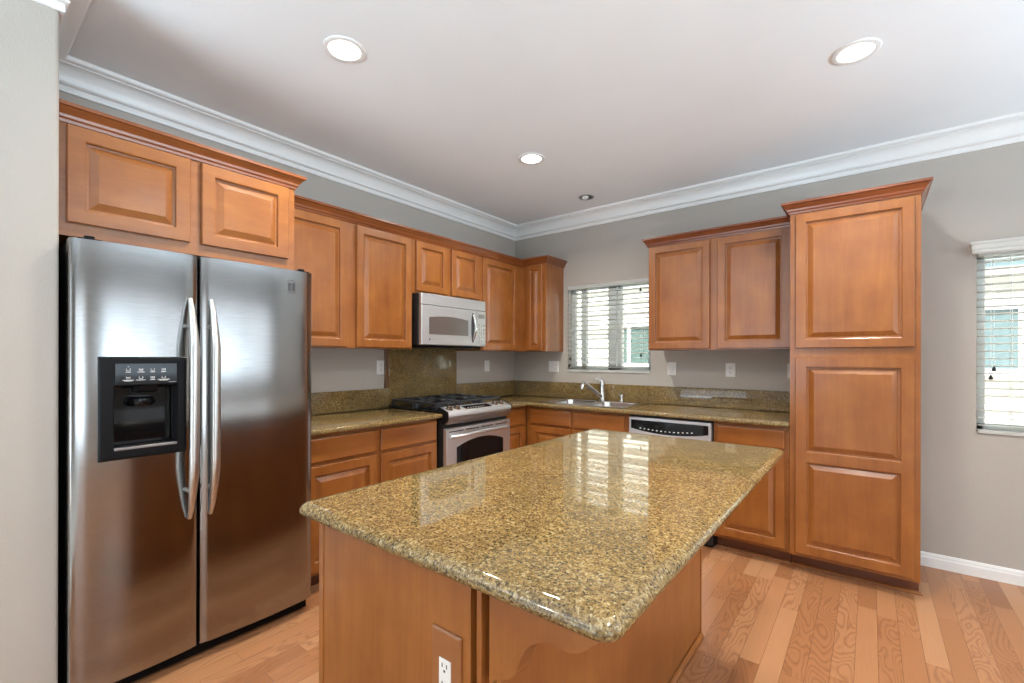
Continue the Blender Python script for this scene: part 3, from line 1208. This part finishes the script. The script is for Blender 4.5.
# oven door
od = MB().box(.640, .678, Y0 + .006, Y1 - .006, .205, .806, .006)
odo = od.build('oven_door', M['steel_app'], c)
wd = MB()
a0, a1 = -1.556, -1.032
topz = [(a0 + (a1 - a0) * k / 14, .665 + .045 * (1 - (2 * k / 14 - 1) ** 2)) for k in range(15)]
wd.prism(topz + [(a1, .36), (a0, .36)], lambda a, b, q: (q, a, b), .6775, .6800)
wd.build('window', M['gloss'], odo)
vt = MB()
for k in range(4):
    y = -1.630 + k * .168
    vt.box(.6765, .6785, y, y + .142, .778, .786)
vt.build('vent_slots', M['slot'], odo, weld=False)
hp, hr = [], []
for k in range(21):
    q = k / 20
    s = math.sin(math.pi * q)
    hp.append((.684 + .050 * min(1, s * 2.2), Y0 + .045 + (Y1 - Y0 - .09) * q, .748 + .012 * s))
    hr.append(.010 + .004 * s)
MB().tube(hp, hr, 12).build('handle', M['steel_app'], odo, True)
wdw = MB().box(.640, .676, Y0 + .006, Y1 - .006, .045, .195, .006)
wdw.build('warming_drawer', M['steel_app'], c)
# burners and three grates
for x, y, r_ in ((.17, -1.50, .036), (.43, -1.50, .045), (.30, -1.295, .040), (.17, -1.085, .045), (.43, -1.085, .036)):
    MB().lathe((x, y, .930), (0, 0, 1), [(r_ * 1.35, 0), (r_ * 1.35, .004), (r_ * .9, .006), (r_ * .9, .014), (r_, .015), (r_, .021), (r_ * .8, .024)], 22).build('burner', M['iron'], c, True)
for g0, g1 in ((-1.650, -1.416), (-1.411, -1.179), (-1.174, -.944)):
    g = MB()
    bt = .0075
    zt0, zt1 = .966, .984
    for y in (g0 + .008, g1 - .008):
        g.box(.060, .570, y - bt, y + bt, zt0, zt1, .003)
    for x in (.066, .315, .564):
        g.box(x - bt, x + bt, g0 + .002, g1 - .002, zt0, zt1, .003)
    ym = (g0 + g1) / 2
    for x0, x1 in ((.075, .150), (.235, .305), (.325, .395), (.485, .556)):
        g.box(x0, x1, ym - bt, ym + bt, zt0, zt1 + .003, .003)
    for xm in (.19, .44):
        g.box(xm - bt, xm + bt, g0 + .01, g0 + .075, zt0, zt1 + .003, .003)
        g.box(xm - bt, xm + bt, g1 - .075, g1 - .01, zt0, zt1 + .003, .003)
    for x in (.066, .315, .564):
        for y in (g0 + .010, g1 - .010):
            g.box(x - .009, x + .009, y - .009, y + .009, .930, zt0 + .004, .002)
    g.build('grate', M['iron'], c, weld=False)

# ------------------------------------------------------------------ dishwasher
c = thing('dishwasher', 'built-in stainless dishwasher with a black control strip, right of the sink cabinet', 'dishwasher', (1.87, -.3, 0))
X0, X1 = 1.568, 2.166
MB().box(X0, X1, -.575, -.03, .02, .872).build('body', M['side'], c)
MB().box(X0 + .01, X1 - .01, -.55, -.48, .0, .10).build('toe_panel', M['black'], c)
MB().box(X0 + .003, X1 - .003, -.612, -.575, .115, .735, .005).build('door', M['steel_app'], c)
p = MB().box(X0 + .003, X1 - .003, -.618, -.575, .738, .866, .006).build('control_console', M['steel_app'], c)
q_ = MB()
bot = [(X0 + .022 + (X1 - X0 - .044) * k / 14, .782 - .028 * (1 - (2 * k / 14 - 1) ** 2)) for k in range(15)]
q_.prism(bot + [(X1 - .022, .846), (X0 + .022, .846)], lambda a, b, d: (a, d, b), -.6205, -.6175)
q_.build('control_strip', M['gloss'], p)
q_ = MB()
for k in range(13):
    x = X0 + .09 + k * .031
    q_.box(x, x + .012, -.6212, -.6205, .784 - .010 * math.sin(math.pi * k / 12), .790 - .010 * math.sin(math.pi * k / 12))
q_.build('touch_keys', M['icon'], p, weld=False)

# ------------------------------------------------------------------ sink, faucet, soap pump
c = thing('kitchen_sink', 'drop-in double-bowl stainless steel sink set in the worktop below the window', 'sink', (1.11, -.34, .9))
RX0, RX1, RY0, RY1 = .700, 1.505, -.585, -.062
zr = ZT + .005


def bowl(x0, x1, y0, y1, depth, name):
    mb = MB()
    # rounded rectangles stacked
    lv = [(0, zr), (.006, zr - .004), (.010, zr - .02), (.016, zr - depth + .03), (.035, zr - depth)]
    seg = 6

    def rr(ins, z):
        r = .06
        pts = []
        for cx, cy, a in ((x1 - ins - r, y1 - ins - r, 0), (x0 + ins + r, y1 - ins - r, 90), (x0 + ins + r, y0 + ins + r, 180), (x1 - ins - r, y0 + ins + r, 270)):
            for k in range(seg + 1):
                t_ = math.radians(a + 90 * k / seg)
                pts.append((cx + r * math.cos(t_), cy + r * math.sin(t_), z))
        return pts
    vs, fs = [], []
    for ins, z in lv:
        vs += rr(ins, z)
    n = 4 * (seg + 1)
    for i in range(len(lv) - 1):
        for k in range(n):
            fs.append((i * n + k, i * n + (k + 1) % n, (i + 1) * n + (k + 1) % n, (i + 1) * n + k))
    fs.append(tuple((len(lv) - 1) * n + k for k in range(n)))
    mb.add(vs, fs)
    o = mb.build(name, M['steel_x'], c, True)
    MB().lathe(((x0 + x1) / 2, (y0 + y1) / 2, zr - depth + .0005), (0, 0, 1), [(.045, 0), (.043, .003), (.03, .002), (.02, .0005)], 20).build('drain', M['chrome'], o, True)
    return rr(0, zr)


rA = bowl(.755, 1.098, -.535, -.145, .17, 'bowl')
rB = bowl(1.122, 1.465, -.535, -.145, .17, 'bowl')
rim = MB()
# flat rim plate round the two bowls
xs = [RX0, .755, 1.098, 1.122, 1.465, RX1]
t = .0035


def plate(x0, x1, y0, y1):
    rim.box(x0, x1, y0, y1, ZT + .0006, zr)


plate(RX0, RX1, RY0, -.535)
plate(RX0, RX1, -.145, RY1)
plate(RX0, .755, -.535, -.145)
plate(1.098, 1.122, -.535, -.145)
plate(1.465, RX1, -.535, -.145)
for ring, (x0, x1, y0, y1) in ((rA, (.755, 1.098, -.535, -.145)), (rB, (1.122, 1.465, -.535, -.145))):
    for cx, cy, i0 in ((x1, y1, 0), (x0, y1, 7), (x0, y0, 14), (x1, y0, 21)):
        arc = [ring[i0 + k] for k in range(7)]
        vs = [(cx, cy, zr)] + arc
        rim.add(vs, [(0, k, k + 1) for k in range(1, 7)])
rim.build('rim', M['steel_x'], c, weld=False)

c = thing('faucet', 'chrome single-lever kitchen faucet standing behind the double sink', 'faucet', (1.085, -.098, zr))
MB().lathe((1.085, -.098, zr), (0, 0, 1), [(.036, 0), (.036, .006), (.030, .012), (.027, .040), (.024, .110), (.025, .145), (.026, .168), (.016, .184)], 24).build('body', M['chrome'], c, True)
MB().tube([(1.085, -.098, zr + .170), (1.080, -.105, zr + .186), (1.062, -.118, zr + .196), (1.040, -.130, zr + .192)], [.021, .019, .015, .011], 14).build('lever', M['chrome'], c, True)
sp = MB().tube([(1.085, -.105, zr + .030), (1.070, -.155, zr + .062), (1.050, -.215, zr + .105), (1.028, -.270, zr + .142), (1.016, -.300, zr + .156), (1.008, -.320, zr + .150), (1.005, -.328, zr + .130), (1.004, -.330, zr + .112)],
               [.018, .017, .018, .021, .024, .025, .023, .020], 14)
sp.build('spout', M['chrome'], c, True)

c = thing('soap_dispenser', 'small chrome soap pump on the sink rim right of the faucet', 'soap dispenser', (1.275, -.100, zr))
MB().lathe((1.275, -.100, zr), (0, 0, 1), [(.022, 0), (.022, .006), (.016, .012), (.014, .040), (.019, .046), (.019, .058), (.010, .066)], 18).build('body', M['chrome'], c, True)
MB().tube([(1.275, -.100, zr + .058), (1.272, -.115, zr + .064), (1.268, -.140, zr + .060)], [.008, .006, .005], 10).build('nozzle', M['chrome'], c, True)

# ------------------------------------------------------------------ outlets and switches


def outlet(fn, loc, a0, a1, z0, z1, label, gangs, cat='outlet', plate='plastic', flat=False):
    c = thing('wall_outlet' if cat == 'outlet' else 'light_switch', label, cat, loc)
    MB().rings(fn, a0, a1, z0, z1, [(0, 0), (0, .004), (.004, .007)]).build('plate', M[plate], c)
    w = (a1 - a0) / len(gangs)
    for i, g in enumerate(gangs):
        m_ = a0 + w * (i + .5)
        zc = (z0 + z1) / 2
        if g == 'rocker':
            o = MB().rings(fn, m_ - .016, m_ + .016, zc - .033, zc + .033, [(0, .0068), (0, .009), (.003, .0105)]).build('rocker', M['plastic'], c)
        else:
            o = MB().rings(fn, m_ - .017, m_ + .017, zc - .034, zc + .034, [(0, .0068), (0, .0085), (.002, .0095)]).build('receptacle', M['plastic'], c)
            for dz in (.019, -.019):
                s = MB()
                for da in (-.0065, .0065):
                    s.rings(fn, m_ + da - .0013, m_ + da + .0013, zc + dz - .002, zc + dz + .007, [(0, .0090), (0, .0099)])
                s.rings(fn, m_ - .0025, m_ + .0025, zc + dz - .011, zc + dz - .006, [(0, .0090), (0, .0099)])
                s.build('socket', M['slot'], o, weld=False)
    return c


outlet(faceA(0), (0, -1.715, 1.23), -1.752, -1.684, 1.176, 1.286, 'white duplex outlet on the wall right of the refrigerator, beside the brown strip', ['duplex'])
outlet(faceA(0), (0, -.455, 1.225), -.492, -.420, 1.170, 1.280, 'white switch plate on the range wall near the room corner', ['rocker'], 'switch')
outlet(faceB(0), (.498, 0, 1.22), .438, .556, 1.165, 1.275, 'white double plate left of the sink window, below the corner cabinet', ['rocker', 'duplex'], 'switch')
outlet(faceB(0), (1.686, 0, 1.217), 1.650, 1.722, 1.161, 1.273, 'white rocker switch plate right of the sink window', ['rocker'], 'switch')
outlet(faceB(0), (2.146, 0, 1.215), 2.110, 2.182, 1.160, 1.270, 'white duplex outlet on the back wall above the worktop, left of the pantry', ['duplex'])
outlet(faceB(0), (2.566, 0, 1.215), 2.531, 2.601, 1.160, 1.270, 'white switch plate half hidden behind the pantry edge', ['rocker'], 'switch')

# ------------------------------------------------------------------ island
IZ = .920
IX0, IX1, IY0, IY1 = 1.795, 2.722, -3.287, -1.618
BX0, BX1, BY0, BY1 = 1.815, 2.385, -3.225, -1.650
UZ = IZ - .032
c = thing('kitchen_island', 'cherry wood kitchen island cabinet with corner posts standing in the middle of the floor', 'island', (2.1, -2.4, 0))
MB().box(BX0 + .02, BX1 - .004, BY0 + .006, BY1, .002, UZ - .0005).build('body', M['wood'], c)
pf = MB()
pf.box(BX0 + .022, BX1 - .001, BY0, BY0 + .006, .03, UZ - .001)
pf.build('front_panel', M['wood'], c)
pr_ = MB().box(BX1 - .004, BX1, BY0 + .0065, BY1 - .012, .03, UZ - .001)
pr_.build('side_panel', M['wood'], c)
MB().box(BX0, BX0 + .021, BY0 - .003, BY0 + .03, .002, UZ - .001, .002).build('corner_post', M['wood'], c)
MB().box(BX1 - .022, BX1 + .003, BY1 - .011, BY1 + .006, .002, UZ - .001, .002).build('corner_post', M['wood'], c)
# left side with doors facing the refrigerator
fl = lambda a, b, z: (BX0 + .02 - b, a, z)
for y0, y1 in ((-3.17, -2.68), (-2.65, -2.16), (-2.13, -1.68)):
    raised_door(MB(), fl, y0, y1, .122, .690).build('door', M['wood'], c)
    drawer_front(MB(), fl, y0, y1, .712, .855).build('drawer_front', M['wood_y'], c)
MB().sweep([(BX0 + .02, BY0), (BX1, BY0), (BX1, BY1)], [(0, .001), (.014, .001), (.013, .009), (.008, .018), (0, .022)], -1).build('shoe_molding', M['wood_x'], c)
# corbel under the overhang
prof = [(2.437, UZ - .001), (2.690, UZ - .001), (2.690, .868), (2.674, .857), (2.660, .846), (2.646, .832), (2.630, .820), (2.612, .8145), (2.596, .814), (2.578, .815), (2.562, .812), (2.546, .804),
        (2.532, .793), (2.520, .778), (2.511, .760), (2.505, .740), (2.498, .726), (2.486, .715), (2.470, .706), (2.450, .698), (2.437, .678)]
k_ = MB().prism(prof, lambda a, b, d: (a, d, b), BY0 - .004, BY0 + .040)
cor = k_.build('corbel', M['wood'], c)
pl_ = MB().box(BX1 + .0005, 2.4395, BY0 + .022, BY0 + .060, .56, UZ - .001)
pl_.box(2.405, 2.418, BY0 - .006, BY0 + .060, .56, UZ - .001, .002)
pl_.build('corbel_plate', M['wood'], cor, weld=False)
# island worktop: bullnose slab with rounded corners
mb = MB()
poly = []
rc = .035
for cx, cy, a in ((IX1 - rc, IY1 - rc, 0), (IX0 + rc, IY1 - rc, 90), (IX0 + rc, IY0 + rc, 180), (IX1 - rc, IY0 + rc, 270)):
    for k in range(9):
        t_ = math.radians(a + 90 * k / 8)
        poly.append((cx + rc * math.cos(t_), cy + rc * math.sin(t_)))
# profile swept round the outline
prof = [(-.030, UZ), (-.010, UZ), (-.004, UZ + .003), (-.0006, UZ + .009), (0, UZ + .014), (-.001, UZ + .019), (-.005, UZ + .0245), (-.009, UZ + .027), (-.012, UZ + .028), (-.014, UZ + .0305), (-.018, IZ), (-.030, IZ)]
n = len(poly)
P = [Vector(p) for p in poly]
cen = Vector(((IX0 + IX1) / 2, (IY0 + IY1) / 2))
vs = []
for i in range(n):
    d1 = (P[i] - P[i - 1]).normalized()
    d2 = (P[(i + 1) % n] - P[i]).normalized()
    nn = (Vector((d1.y, -d1.x)) + Vector((d2.y, -d2.x))).normalized()
    for o_, z in prof:
        q = P[i] + nn * o_
        vs.append((q.x, q.y, z))
m = len(prof)
fs = []
for i in range(n):
    j = (i + 1) % n
    for a in range(m - 1):
        fs.append((i * m + a, i * m + a + 1, j * m + a + 1, j * m + a))
fs.append(tuple(i * m for i in range(n)))
fs.append(tuple(i * m + m - 1 for i in range(n)))
mb.add(vs, fs)
tag(mb.build('worktop', M['granite'], smooth=True), 'large rectangular golden granite island top with a rounded edge, in the foreground', 'worktop')
outlet(faceB(BY0), (2.318, BY0, .68), 2.276, 2.362, .560, .742, 'white duplex outlet in a brown wooden plate on the front of the island', ['duplex'], plate='wood_plate')
# ------------------------------------------------------------------ ceiling lights


def can(x, y, label, power):
    r = thing('ceiling_downlight', label, 'ceiling light', (x, y, CEIL))
    MB().lathe((x, y, CEIL), (0, 0, -1), [(.092, .0002), (.092, .004), (.088, .006), (.070, .005), (.070, .0003)], 36, False, False).build('trim_ring', M['white'], r, True)
    MB().lathe((x, y, CEIL), (0, 0, -1), [(.070, .0004), (.069, .0012), (.050, .0022), (.0, .0026)], 36, False, False).build('lens', M['glow'], r, True)
    d = bpy.data.lights.new('downlight_bulb', 'AREA')
    d.shape = 'DISK'
    d.size = .13
    d.energy = power
    d.spread = math.radians(150)
    d.color = (1.0, .93, .83)
    o = bpy.data.objects.new('downlight_bulb', d)
    o.location = (0, 0, -.012)
    o.parent = r
    COL.objects.link(o)
    return r


LAB = ['round lit recessed downlight in the ceiling above the refrigerator side, left one',
       'round lit recessed downlight in the ceiling on the right, in front of the pantry',
       'round lit recessed downlight in the ceiling near the range, the farthest of the lit ones',
       'added unseen round lit recessed downlight above the camera end of the island']
for (x, y), l in zip(CANS, LAB):
    can(x, y, l, CAN_POWER)
for i, (x, y) in enumerate(CANS_ADDED):
    can(x, y, 'added unseen round lit recessed downlight over the open room behind the island, ' + ['back left', 'back middle', 'right of the pantry', 'by the added glass door'][i], CAN_POWER_BACK)

r = thing('ceiling_spotlight', 'small unlit round recessed ceiling spotlight above the corner, near the sink window', 'ceiling light', (1.073, -.381, CEIL))
MB().lathe((1.073, -.381, CEIL), (0, 0, -1), [(.066, .0002), (.066, .004), (.062, .006), (.050, .005), (.049, .0005)], 32, False, False).build('trim_ring', M['steel_dark'], r, True)
MB().lathe((1.073, -.381, CEIL), (0, 0, -1), [(.049, .0006), (.047, .0010), (.0, .0016)], 32, False, False).build('socket', M['lens_dark'], r, True)
MB().lathe((1.068, -.392, CEIL), (0, 0, -1), [(.030, .0016), (.029, .008), (.020, .016), (.0, .019)], 24, False, False).build('eyeball', M['white'], r, True)
